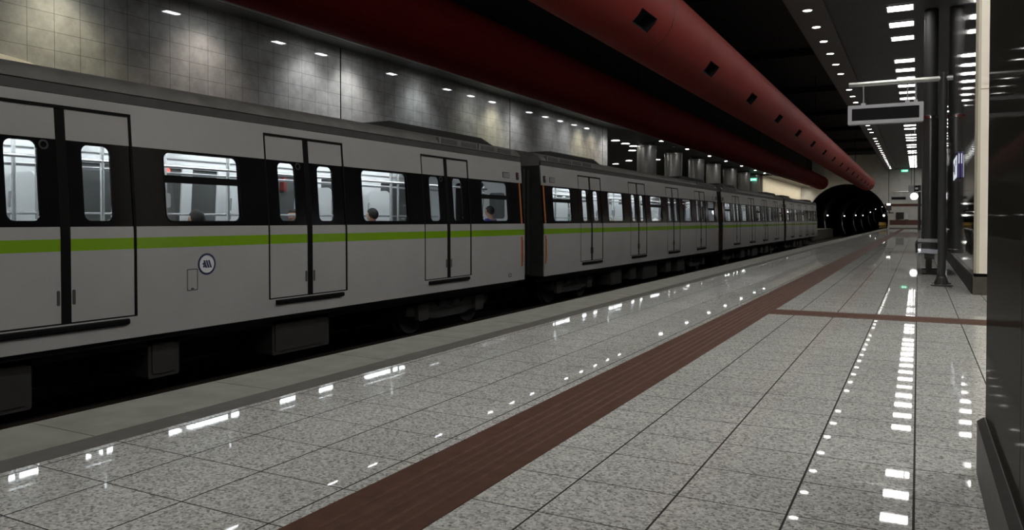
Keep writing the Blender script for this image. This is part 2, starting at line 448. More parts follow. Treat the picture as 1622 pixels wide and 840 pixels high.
# square wall washers in the soffit by the far tiled wall
wl = empty('wall_washer', (0, 0, 0), 'square recessed lamp in the dark soffit above the far tiled wall', 'downlight', 'square lamps above the far tiled wall')
b = MB(); b.plate([[(-.15,-.26),(.15,-.26),(.15,.26),(-.15,.26)], [(-.115,-.22),(.115,-.22),(.115,.22),(-.115,.22)]], lambda a, c, d: (a, c, d), -.012, .025)
ob('frame', b, M['fascia'], wl)
b = MB(); b.box(-.115, .115, -.22, .22, .0, .015); ob('lens', b, LAMPW, wl)
cols = {-2: ((1, .93, .68), 1.0), 0: ((1, .88, .82), .75), 2: ((.93, .95, 1), .85), 3: ((.97, .97, 1), 1.25), 5: ((.85, .93, 1), .55), 7: ((.95, 1, .8), .25), 8: ((1, .95, .68), 1.0),
        9: ((.95, .97, 1), .7), 11: ((.9, .95, 1), .25), 12: ((.95, .95, 1), .5), 13: ((1, .93, .65), .95), 14: ((1, .86, .62), .7), 15: ((1, .97, .95), 1.3), -4: ((1, .95, .8), .7)}
first = True
for nn, (cc, pw) in cols.items():
    yl = 12.95 + 1.80*nn
    loc = (-14.38, yl, 6.275)
    if first: wl.location = loc; first = False
    else: dup(wl, loc)
    ld = bpy.data.lights.new('washer_beam', 'SPOT'); ld.energy = 115*pw; ld.color = cc; ld.spot_size = R(104); ld.spot_blend = 1; ld.shadow_soft_size = .12
    lo = bpy.data.objects.new('washer_beam', ld); C.objects.link(lo); lo.location = (-14.42, yl, 6.22)
    d = Vector((WF+.1, yl, 3.6)) - lo.location; lo.rotation_euler = d.to_track_quat('-Z', 'Y').to_euler()

# ------------------------------------------------------------------ red ducts
def duct(name, x, z, r, y0, y1, mat, label, holes, hang):
    root = empty(name, (x, y0, z), label, 'duct')
    na = 64
    th0 = -R(39.7)      # centre of the vents: direction down and to the right
    hw = 4              # vent spans this many angular cells
    stations = [0.0]
    for h in holes: stations += [h-y0-.52, h-y0+.52]
    stations.append(y1-y0)
    vs = []
    for s_ in stations:
        for k in range(na):
            t = th0 + 2*PI*(k-hw/2)/na; vs.append((r*math.cos(t), s_, r*math.sin(t)))
    fs = []
    for i in range(len(stations)-1):
        for k in range(na):
            if i % 2 == 1 and k < hw and holes: continue
            fs.append((i*na+k, i*na+(k+1) % na, (i+1)*na+(k+1) % na, (i+1)*na+k))
    b = MB(); b.add(vs, fs)
    # domed end caps
    for sy, s0 in ((-1, 0.0), (1, y1-y0)):
        prof = [(r, 0), (r*.93, .16), (r*.75, .30), (0.02, .36)]
        for i in range(3):
            (ra, da), (rb, db) = prof[i], prof[i+1]
            vv = [(rr*math.cos(th0+2*PI*(k-hw/2)/na), s0+sy*dd, rr*math.sin(th0+2*PI*(k-hw/2)/na)) for rr, dd in ((ra, da), (rb, db)) for k in range(na)]
            b.add(vv, [(k, (k+1) % na, na+(k+1) % na, na+k) for k in range(na)])
        b.add([(.02*math.cos(2*PI*k/8), s0+sy*.36, .02*math.sin(2*PI*k/8)) for k in range(8)], [tuple(range(8))])
    ob('duct_shell', b, mat, root, smooth=True)
    for h in holes:
        b = MB(); ri = r-.3
        ta, tb = th0-2*PI*hw/2/na, th0+2*PI*hw/2/na
        c = [(rr*math.cos(t), h-y0+s_, rr*math.sin(t)) for rr in (r, ri) for t, s_ in ((ta, -.52), (tb, -.52), (tb, .52), (ta, .52))]
        b.add(c, [(0,1,5,4), (1,2,6,5), (2,3,7,6), (3,0,4,7), (4,5,6,7)])
        ob('vent_opening', b, M['ventdark'], root)
    for h in hang:
        b = MB()
        for k in range(na): pass
        ring = [(rr*math.cos(2*PI*k/48), h-y0+s_, rr*math.sin(2*PI*k/48)) for rr, s_ in ((r+.006, -.02), (r+.006, .02)) for k in range(48)]
        b.add(ring, [(k, (k+1) % 48, 48+(k+1) % 48, 48+k) for k in range(48)])
        ring2 = [(rr*math.cos(2*PI*k/48), h-y0+s_, rr*math.sin(2*PI*k/48)) for rr, s_ in ((r-.01, -.02), (r+.006, -.02), (r+.006, .02), (r-.01, .02)) for k in range(48)]
        b.add(ring2, [(q*48+k, q*48+(k+1) % 48, (q+1)*48+(k+1) % 48, (q+1)*48+k) for q in (0, 2) for k in range(48)])
        ob('seam_ring', b, M['seam'], root, smooth=True)
        b = MB(); b.tube([(0, h-y0, r-.02), (0, h-y0, 10.6-z)], .03, 8); ob('hanger', b, M['void'], root)
    return root
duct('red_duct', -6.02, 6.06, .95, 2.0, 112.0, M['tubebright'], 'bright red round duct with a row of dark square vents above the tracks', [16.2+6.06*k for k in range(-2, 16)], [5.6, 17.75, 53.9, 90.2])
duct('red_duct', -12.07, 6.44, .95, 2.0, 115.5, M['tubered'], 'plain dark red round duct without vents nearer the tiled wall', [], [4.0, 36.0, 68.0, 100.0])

# ------------------------------------------------------------------ train
def px(z): return 0. if z < .95 else -.073*(z-.95)
def side(y, z, d): return (px(z)+d, y, z)      # d<0 goes into the car
def far(y, z, d): return (-2.8-px(z)-d, y, z)
BANDS = [(-.25, .775, 0), (.775, .905, 1), (.905, 1.0, 0), (1.0, 1.035, 0), (1.035, 1.965, 2), (1.965, 2.33, 0)]
SIDE_MATS = [M['white'], M['green'], M['black']]
cache = {}
def cached(key, fn):
    if key not in cache: cache[key] = fn()
    return cache[key]
DW = .835   # half width of a door opening

def leaf_mesh(sgn):
    def mk():
        b = MB()
        y0, y1 = (-DW+.024, -.047) if sgn < 0 else (.047, DW-.024)
        wy0, wy1 = (-.585, -.255) if sgn < 0 else (.225, .560)
        for z0, z1, mi in BANDS:
            if z1 <= .01: continue
            z0 = max(z0, .012); z1 = min(z1, 2.318)
            out = [(y0, z0), (y1, z0), (y1, z1), (y0, z1)]
            loops = [out]
            if mi == 2: loops.append(rrect(wy0, wy1, 1.10, 1.93, .075))
            b.plate(loops, side, -.035, -.010, mi)
        return b.mesh('door_leaf', SIDE_MATS)
    return cached(('leaf', sgn), mk)
def pane_mesh(y0, y1, z0, z1, r, d0=-.030, d1=-.024):
    def mk():
        b = MB(); b.plate([rrect(y0, y1, z0, z1, r)], side, d0, d1); return b.mesh('pane', [M['glass']])
    return cached(('pane', y0, y1, z0, z1), mk)
def seal_mesh():
    def mk():
        b = MB()
        # surround in the opening and the centre gasket
        for (z0, z1) in ((.0, 1.0), (1.0, 2.33)):
            for (ya, yb) in ((-DW, -DW+.030), (DW-.030, DW), (-.055, .055)):
                b.plate([[(ya, z0), (yb, z0), (yb, z1), (ya, z1)]], side, -.06, .002 if abs(ya) > .1 else -.006)
        b.plate([[(-DW, 2.30), (DW, 2.30), (DW, 2.335), (-DW, 2.335)]], side, -.06, .003)
        b.plate([[(-DW, -.02), (DW, -.02), (DW, .02), (-DW, .02)]], side, -.06, -.012)
        return b.mesh('door', [M['seal']])
    return cached('seal', mk)
def sill_mesh():
    def mk():
        b = MB(); b.prism([(-.02, -.02), (.03, -.02), (.045, -.035), (.045, -.07), (.02, -.085), (-.02, -.085)], lambda a, z, d: (a, d, z), -.71, .71)
        return b.mesh('threshold', [M['seal']])
    return cached('sill', mk)
def handle_mesh(yc):
    def mk():
        b = MB(); b.plate([rrect(yc-.016, yc+.016, .20, .36, .012, 3)], side, -.012, -.004); return b.mesh('door_handle', [M['roofdark']])
    return cached(('hd', yc), mk)
def ring_mesh():
    def mk():
        b = MB()
        o = [(-.185+.052*math.cos(2*PI*k/20), 1.9+.052*math.sin(2*PI*k/20)) for k in range(20)]
        i = [(-.185+.034*math.cos(2*PI*k/20), 1.9+.034*math.sin(2*PI*k/20)) for k in range(20)]
        b.plate([o, i], side, -.012, -.003); return b.mesh('door_lamp', [M['underbox']])
    return cached('ring', mk)
def add_door(root, yc):
    d = link('door', seal_mesh(), root, (0, yc, 0))
    for sg in (-1, 1):
        link('door_leaf', leaf_mesh(sg), d)
        link('pane', pane_mesh(*((-.595, -.245) if sg < 0 else (.215, .570)), 1.09, 1.94, .08), d)
        link('door_handle', handle_mesh(-.085 if sg < 0 else .085), d)
    link('threshold', sill_mesh(), d)
    link('door_lamp', ring_mesh(), d)
def win_frame(w, transom):
    def mk():
        b = MB()
        b.plate([rrect(-w-.018, w+.018, 1.085, 1.945, .10), rrect(-w, w, 1.10, 1.93, .085)], side, -.04, .003)
        if transom: b.plate([[(-w, 1.565), (w, 1.565), (w, 1.655), (-w, 1.655)]], side, -.04, .002)
        return b.mesh('window', [M['seal']])
    return cached(('wf', w, transom), mk)
def add_window(root, y0, y1, transom):
    w = round((y1-y0)/2, 3); yc = (y0+y1)/2
    o = link('window', win_frame(w, transom), root, (0, yc, 0))
    if transom:
        link('pane', pane_mesh(-w-.01, w+.01, 1.09, 1.60, .08), o); link('pane', pane_mesh(-w-.01, w+.01, 1.61, 1.94, .08), o)
    else:
        link('pane', pane_mesh(-w-.01, w+.01, 1.09, 1.94, .08), o)

ROOF = [(0, 2.57), (-.03, 2.63), (-.10, 2.70), (-.26, 2.77), (-.7, 2.85), (-1.4, 2.88)]
def roof_outline():
    base = px(2.45)
    half = [(base-.03, 2.45), (base-.03, 2.56), (base+.015, 2.57)] + [(base+.01+a, z) for a, z in ROOF[1:]]
    return half + [(-2.8-a, z) for a, z in half[::-1][1:]]

def car(y0, L, doors, wins, label, feat):
    """doors: centre ys, wins: (ya, yb, transom), both local to the car start"""
    root = empty('train_car', (-8.0, y0, 0), label, 'train car', 'cars of the metro train at the opposite platform')
    key = (L, tuple(doors), tuple(wins))
    # ---- outer sides
    def mk_side():
        b = MB()
        edges = [0.0]
        for d in doors: edges += [d-DW, d+DW]
        edges.append(L)
        for z0, z1, mi in BANDS:
            if z1 > .0 and z0 < 0:      # below the doors the panel runs through
                b.plate([[(0, z0), (L, z0), (L, -.005), (0, -.005)]], side, -.03, 0, mi); z0 = -.005
            for i in range(0, len(edges), 2):
                ya, yb = edges[i], edges[i+1]
                out = [(ya, z0), (yb, z0), (yb, z1), (ya, z1)]
                loops = [out]
                if mi == 2: loops += [rrect(a, c, 1.10, 1.93, .085) for a, c, t in wins if ya < a and c < yb]
                b.plate(loops, side, -.03, 0, mi)
        b.plate([[(0, 2.33), (L, 2.33), (L, 2.45), (0, 2.45)]], side, -.03, 0, 0)
        return b.mesh('body_side', SIDE_MATS)
    link('body_side', cached(('side', key), mk_side), root)
    def mk_far():
        b = MB()
        for z0, z1, mi in ((-.25, 1.0, 0), (1.0, 1.1, 0), (1.93, 2.45, 0)):
            b.plate([[(0, z0), (L, z0), (L, z1), (0, z1)]], far, -.03, 0, mi)
        es = [0.0]
        for a, c in sorted([(w[0], w[1]) for w in wins] + [(d-.56, d+.56) for d in doors]): es += [a, c]
        es.append(L)
        for i in range(0, len(es), 2):
            b.plate([[(es[i], 1.1), (es[i+1], 1.1), (es[i+1], 1.93), (es[i], 1.93)]], far, -.03, 0, 2)
        return b.mesh('body_back', SIDE_MATS)
    link('body_back', cached(('far', key), mk_far), root)
    # ---- ends
    def mk_end():
        b = MB()
        pts = [(-.02, -.25), (-.02, .95)] + [(px(z)-.02, z) for z in (1.6, 2.45)] + [(-2.8-px(z)+.02, z) for z in (2.45, 1.6)] + [(-2.78, .95), (-2.78, -.25)]
        hole = [(-.95, .02), (-1.85, .02), (-1.85, 2.05), (-.95, 2.05)]
        b.plate([pts, hole], lambda a, z, d: (a, d, z), 0, .05)
        return b.mesh('end_wall', [M['under']])
    for ya in (.0, L-.05): link('end_wall', cached('end', mk_end), root, (0, ya, 0))
    # ---- roof
    def mk_roof():
        b = MB(); b.prism(roof_outline(), lambda a, z, d: (a, d, z), .02, L-.02, 0)
        base = px(2.45)
        b.box(base-.05, base+.002, .02, L-.02, 2.455, 2.56, 1)
        return b.mesh('roof', [M['roof'], M['roofdark']], True)
    link('roof', cached(('roof', L), mk_roof), root)
    def mk_unit(inv):
        def g():
            b = MB(); h = .17
            ya, yb = (L-5.4, L-.5) if not inv else (.4, 5.0)
            for (s0, s1) in ((ya, yb),):
                prof = [(s0, 2.74), (s0+.9, 2.74+h), (s1-.7, 2.74+h), (s1, 2.74)]
                b.prism(prof, lambda a, z, d: (d, a, z), -2.3, -.45)
            return b.mesh('roof_unit', [M['roofblack']])
        return g
    for inv in (False, True): link('roof_unit', cached(('unit', L, inv), mk_unit(inv)), root)
    def mk_grille():
        b = MB(); base = px(2.45)
        b.box(base-.06, base+.018, -.02, 1.42, 2.575, 2.70, 0)
        for (a, c) in ((.06, .62), (.78, 1.36)):
            b.box(base+.012, base+.020, a, c, 2.59, 2.685, 1)
            for q in range(5): b.box(base+.014, base+.025, a, c, 2.595+q*.019, 2.603+q*.019, 0)
        return b.mesh('roof_grille', [M['roof'], M['roofblack']])
    g = cached('grille', mk_grille)
    for ya in (.35, 1.85, L-3.4, L-1.9): link('roof_grille', g, root, (0, ya, 0))
    # ---- doors and windows
    for d in doors: add_door(root, d)
    for a, c, t in wins: add_window(root, a, c, t)
    # ---- end stripes (orange and red markers), corner lamps
    def mk_stripe():
        b = MB()
        b.plate([[(-.035, .06), (.035, .06), (.035, .74), (-.035, .74)]], side, 0, .006, 0)
        b.plate([[(-.035, 1.04), (.035, 1.04), (.035, 1.98), (-.035, 1.98)]], side, 0, .006, 0)
        b.plate([[(.038, .16), (.062, .16), (.062, .66), (.038, .66)]], side, 0, .005, 1)
        return b.mesh('marker_stripe', [M['orange'], M['redmark']])
    def mk_cornerlamp():
        b = MB(); b.plate([rrect(-.05, .05, 2.03, 2.20, .015, 3)], side, 0, .02, 0)
        b.plate([rrect(-.025, .025, 2.10, 2.16, .01, 3)], side, .02, .03, 1)
        return b.mesh('marker_lamp', [M['roofblack'], M['redmark']])
    st, cl = cached('stripe', mk_stripe), cached('cl', mk_cornerlamp)
    for ya in (.08, L-.14): link('marker_stripe', st, root, (0, ya, 0))
    for ya in (.16, L-.22): link('marker_lamp', cl, root, (0, ya, 0))
    def mk_vent():
        b = MB(); b.plate([rrect(-.16, .16, 2.05, 2.18, .02, 3)], side, 0, .006, 0)
        for q in range(4): b.plate([[(-.14, 2.065+q*.027), (.14, 2.065+q*.027), (.14, 2.080+q*.027), (-.14, 2.080+q*.027)]], side, .006, .012, 1)
        return b.mesh('side_vent', [M['underbox'], M['innergrey']])
    for ya in (.62, L-.75): link('side_vent', cached('vent', mk_vent), root, (0, ya, 0))
    # ---- interior
    def mk_shell():
        b = MB()
        b.box(-2.68, -.06, .06, L-.06, -.06, .0, 0)                       # floor
        return b.mesh('cabin_floor', [M['innerfloor']])
    link('cabin_floor', cached(('cf', L), mk_shell), root)
    def mk_ceil():
        b = MB(); prof = [(-.20, 2.10), (-.26, 2.22), (-.40, 2.25), (-.62, 2.25), (-.75, 2.33), (-2.05, 2.33), (-2.18, 2.25), (-2.40, 2.25), (-2.54, 2.22), (-2.60, 2.10), (-2.62, 2.36), (-.18, 2.36)]
        b.prism(prof, lambda a, z, d: (a, d, z), .06, L-.06); return b.mesh('cabin_ceiling', [M['inner']])
    link('cabin_ceiling', cached(('cc', L), mk_ceil), root)
    def mk_lamp():
        b = MB()
        n = int((L-1)/1.5)
        for x in (-.46, -2.36):
            for q in range(n):
                b.box(x-.045, x+.045, .6+q*1.5, .6+q*1.5+1.32, 2.215, 2.245)
        return b.mesh('cabin_lights', [LAMPT])
    link('cabin_lights', cached(('cl', L), mk_lamp), root)
    def mk_liner():
        b = MB()
        for z0, z1 in ((.0, 1.08), (1.95, 2.2)):
            b.plate([[(.06, z0), (L-.06, z0), (L-.06, z1), (.06, z1)]], far, -.07, -.04, 0)
        es = [.06]
        gaps = sorted([(w[0], w[1]) for w in wins] + [(d-.62, d-.10) for d in doors] + [(d+.10, d+.62) for d in doors])
        for a, c in gaps: es += [a, c]
        es.append(L-.06)
        for i in range(0, len(es), 2):
            b.plate([[(es[i], 1.08), (es[i+1], 1.08), (es[i+1], 1.95), (es[i], 1.95)]], far, -.07, -.04, 0)
        for a, c in gaps:
            b.plate([rrect(a-.02, c+.02, 1.06, 1.97, .09)], far, -.038, -.030, 1)
        for d in doors:     # door columns, call boxes
            for s_ in (-.95, .95):
                b.plate([rrect(d+s_-.05, d+s_+.05, 1.28, 1.50, .02, 3)], far, -.10, -.07, 2)
                b.plate([rrect(d+s_-.06, d+s_+.06, 1.12, 1.24, .02, 3)], far, -.10, -.07, 2)
        return b.mesh('cabin_wall', [M['inner'], M['innerdark'], M['innergrey']])
    link('cabin_wall', cached(('liner', key), mk_liner), root)
    def mk_inliner():   # inside of the near side: below windows only
        b = MB(); es = [.06]
        for d in doors: es += [d-DW, d+DW]
        es.append(L-.06)
        for i in range(0, len(es), 2):
            b.plate([[(es[i], 0), (es[i+1], 0), (es[i+1], .98), (es[i], .98)]], side, -.09, -.05)
        return b.mesh('side_lining', [M['inner']])
    link('side_lining', cached(('inl', key), mk_inliner), root)
    def mk_bulk():
        b = MB()
        b.plate([[(-.12, .0), (-.24, 2.3), (-2.56, 2.3), (-2.68, .0)], rrect(-1.80, -1.00, .03, 2.0, .08)], lambda a, z, d: (a, d, z), -.02, .02, 0)
        b.plate([rrect(-.85, -.45, 1.15, 1.75, .06)], lambda a, z, d: (a, d, z), -.026, .026, 1)
        return b.mesh('cabin_bulkhead', [M['inner'], M['innerdark']])
    for ya in (.12, L-.12): link('cabin_bulkhead', cached('bulk', mk_bulk), root, (0, ya, 0))
    def mk_screen():
        b = MB()
        b.plate([rrect(-.62, -.02, .12, 1.75, .12)], lambda a, z, d: (a, d, z), -.012, .012); return b.mesh('draught_screen', [M['inner']])
    def mk_screen2():
        b = MB()
        b.plate([rrect(-2.72, -2.12, .12, 1.75, .12)], lambda a, z, d: (a, d, z), -.012, .012); return b.mesh('draught_screen', [M['inner']])
    def mk_pole():
        b = MB(); b.tube([(0, 0, 0), (0, 0, 2.33)], .023, 10); return b.mesh('grab_pole', [M['pole']], True)
    def mk_box():
        b = MB(); b.prism(rrect(-.07, .07, 1.30, 1.52, .03, 3), lambda a, z, d: (d, a, z), -.05, .03); return b.mesh('call_box', [M['innergrey']])
    pole, sc2 = cached('pole', mk_pole), cached('sc2', mk_screen2)
    for d in doors:
        for s_ in (-1, 1):
            link('draught_screen', sc2, root, (0, d+s_*.93, 0))
            link('grab_pole', pole, root, (-.72, d+s_*.90, 0)); link('grab_pole', pole, root, (-2.05, d+s_*.90, 0))
        link('call_box', cached('cbox', mk_box), root, (-2.05, d-.90, 0))
        link('grab_pole', pole, root, (-1.4, d+.25, 0))
    def mk_rail():
        b = MB()
        for x in (-.72, -2.05):
            b.tube([(x, .5, 1.82), (x, L-.5, 1.82)], .022, 8)
        b.tube([(-2.05, .5, 1.20), (-2.05, L-.5, 1.20)], .018, 8)
        return b.mesh('handrail', [M['pole']], True)
    link('handrail', cached(('rail', L), mk_rail), root)
    def mk_seat(w):
        def g():
            b = MB()
            b.box(-.55, -.10, -w, w, .36, .42); b.box(-.50, -.16, -w+.05, w-.05, .0, .36, 1)
            q = [(-.10, .42), (-.17, .42), (-.13, .88), (-.10, .88)]
            b.prism(q, lambda a, z, d: (a, d, z), -w, w)
            return b.mesh('seat_bench', [M['seatblue'], M['innergrey']], bevel=.012)
        return g
    spans = [(.3, doors[0]-1.0), (doors[-1]+1.0, L-.3)]
    spans = [q for q in spans if q[1]-q[0] > .8]
    for i in range(len(doors)-1): spans.append((doors[i]+1.0, doors[i+1]-1.0))
    for a, c in spans:
        w = round((c-a)/2, 2)
        o = link('seat_bench', cached(('seat', w), mk_seat(w)), root, (0, (a+c)/2, 0))
        o2 = link('seat_bench', cached(('seat', w), mk_seat(w)), root, (-2.8, (a+c)/2, 0)); o2.rotation_euler = (0, 0, PI)
    # ---- gangway bellows at the far end
    if feat.get('bellows', True):
        b = MB(); g = feat.get('gap', .9); nfold = 9
        for q in range(nfold):
            ya = L + g*q/nfold; e = .0 if q % 2 else .05
            b.plate([[(-.35-e, -.2), (-2.45+e, -.2), (-2.45+e, 2.35-e), (-.35-e, 2.35-e)], [(-.6, .02), (-2.2, .02), (-2.2, 2.1), (-.6, 2.1)]], lambda a, z, d: (a, d, z), ya, ya+g/nfold)
        ob('gangway_bellows', b, M['roofblack'], root)
    # ---- underframe, bogies
    def mk_sole():
        b = MB(); b.box(-2.72, -.08, .2, L-.2, -.32, -.16)
        b.box(-.35, -.22, .2, L-.2, -.42, -.30); b.box(-2.58, -2.45, .2, L-.2, -.42, -.30)
        return b.mesh('underframe', [M['under']])
    link('underframe', cached(('sole', L), mk_sole), root)
    def mk_bogie():
        b = MB()
        for x in (-.45, -2.35):
            b.prism([(-1.5, -.55), (-1.35, -.48), (-.6, -.48), (-.4, -.62), (.4, -.62), (.6, -.48), (1.35, -.48), (1.5, -.55), (1.5, -.68), (1.1, -.72), (.5, -.82), (-.5, -.82), (-1.1, -.72), (-1.5, -.68)], lambda a, z, d: (d, a, z), x-.07, x+.07)
        b.box(-2.4, -.4, -.25, .25, -.75, -.5)
        for x in (-.45, -2.35):
            for s_ in (-.25, .25): b.tube([(x, s_, -.62), (x, s_, -.34)], .13, 14)
        return b.mesh('bogie', [M['under']])
    def mk_wheel():
        b = MB(); prof = [(.0, -.02), (.36, -.05), (.43, -.065), (.43, .05), (.46, .06), (.46, .075), (.0, .05)]
        vs = []; n = 28
        for r_, d in prof:
            for k in range(n): vs.append((-d, r_*math.cos(2*PI*k/n), r_*math.sin(2*PI*k/n)))
        b.add(vs, [(i*n+k, i*n+(k+1) % n, (i+1)*n+(k+1) % n, (i+1)*n+k) for i in range(len(prof)-1) for k in range(n)])
        return b.mesh('wheel', [M['under']], True)
    def mk_axlebox():
        b = MB(); b.prism(rrect(-.17, .17, -.80, -.48, .05, 3), lambda a, z, d: (d, a, z), -.38, -.30); return b.mesh('axle_box', [M['underbox']])
    for yb in (2.6, L-2.6):
        bg = link('bogie', cached('bogie', mk_bogie), root, (0, yb, 0))
        for s_ in (-1.05, 1.05):
            link('wheel', cached('wheel', mk_wheel), bg, (-.66, s_, -.635)); link('wheel', cached('wheel', mk_wheel), bg, (-2.14, s_, -.635)).rotation_euler = (0, 0, PI)
            link('axle_box', cached('axle', mk_axlebox), bg, (0, s_, 0))
    def mk_ubox(w, z0):
        def g():
            b = MB(); b.prism(rrect(-w, w, z0, -.34, .03, 3), lambda a, z, d: (d, a, z), -.95, -.22)
            b.plate([rrect(-w+.05, w-.05, z0+.05, -.40, .03, 3)], lambda a, z, d: (d, a, z), -.22, -.205)
            return b.mesh('equipment_box', [M['underbox']])
        return g
    for (yb, w, z0) in feat['boxes']:
        link('equipment_box', cached(('ub', w, z0), mk_ubox(w, z0)), root, (0, yb, 0))
    return root

tdoors = [3.1, 7.15, 11.2, 15.25]
twins = [(.6, 1.76, True), (4.45, 5.75, False), (8.5, 9.8, True), (12.55, 13.8, False), (16.6, 17.8, True)]
L = 18.4
boxes = [(5.6, .5, -.85), (7.2, .3, -.8), (9.0, .8, -.88), (11.2, .35, -.8), (12.9, .55, -.85)]
y1 = 15.73 - L
d1 = [y - y1 for y in (1.22, 4.98, 8.69, 12.52)]
w1 = [(-2.1-y1, -.95-y1, True), (2.52-y1, 3.72-y1, False), (6.23-y1, 7.38-y1, True), (9.95-y1, 11.2-y1, False), (13.84-y1, 15.0-y1, True)]
w1 = [(round(a, 3), round(c, 3), t) for a, c, t in w1]
car1 = car(y1, L, d1, w1, 'nearest train car, white with green stripe and a round blue logo', dict(gap=1.05, boxes=[(5.2, .35, -.85), (6.9, .5, -.88), (9.0, .22, -.82), (11.4, .6, -.85)]))
car2 = car(16.78, L, tdoors, twins, 'second white and green train car, behind the black gangway', dict(gap=.9, boxes=boxes))
car3 = car(36.1, L, tdoors, twins, 'third train car from the camera, alongside the steel columns', dict(gap=.9, boxes=boxes))
car4 = car(55.4, L, tdoors, twins, 'last train car, beside the tunnel mouth', dict(bellows=False, boxes=boxes))

# logo, hatch and small plates on the first car
def disc(cy, cz, r, n=40): return [(cy+r*math.cos(2*PI*k/n), cz+r*math.sin(2*PI*k/n)) for k in range(n)]
ly, lz = 6.80-y1, .55
b = MB(); b.plate([disc(ly, lz, .138), disc(ly, lz, .112)], side, 0, .004, 0); b.plate([disc(ly, lz, .112)], side, 0, .003, 1)
for q in range(3):      # three slanted strokes and the short lead stroke of the emblem
    o = -.030 + .036*q
    b.plate([[(ly+o-.026, lz+.048), (ly+o+.000, lz+.048), (ly+o+.034, lz-.048), (ly+o+.008, lz-.048)]], side, .003, .005, 0)
b.plate([[(ly-.072, lz+.006), (ly-.040, lz+.030), (ly-.034, lz+.004), (ly-.052, lz-.016)]], side, .003, .005, 0)
b.plate([[(ly-.066, lz-.030), (ly-.040, lz-.008), (ly-.030, lz-.030), (ly-.048, lz-.046)]], side, .003, .005, 0)
ob('logo', b, [M['navy'], M['logowhite']], car1)
b = MB(); hy0, hy1 = 6.50-y1, 6.66-y1
b.plate([rrect(hy0, hy1, .23, .50, .015, 3), rrect(hy0+.010, hy1-.010, .24, .49, .012, 3)], side, 0, .003)
b.plate([rrect(hy0+.06, hy0+.10, .243, .262, .008, 3)], side, 0, .008)
ob('side_hatch', b, M['roofdark'], car1)
b = MB(); b.plate([rrect(14.95-y1, 15.08-y1, -.15, -.07, .01, 3), rrect(14.97-y1, 15.06-y1, -.135, -.085, .008, 3)], side, 0, .003)
ob('side_plate', b, M['roofdark'], car1)
b = MB(); b.plate([disc(8.29-y1, 1.90, .045, 20)], far, -.10, -.04); ob('door_button', b, BTNR, car1)
b = MB(); b.plate([disc(8.27-y1, 1.22, .035, 20)], far, -.10, -.04); ob('door_button', b, BTN, car1)
b = MB(); b.prism(rrect(10.80-y1, 10.88-y1, 1.66, 1.92, .02, 3), lambda a, z, d: (d, a, z), -2.70, -2.60); ob('red_handle_box', b, M['redpaint'], car1)

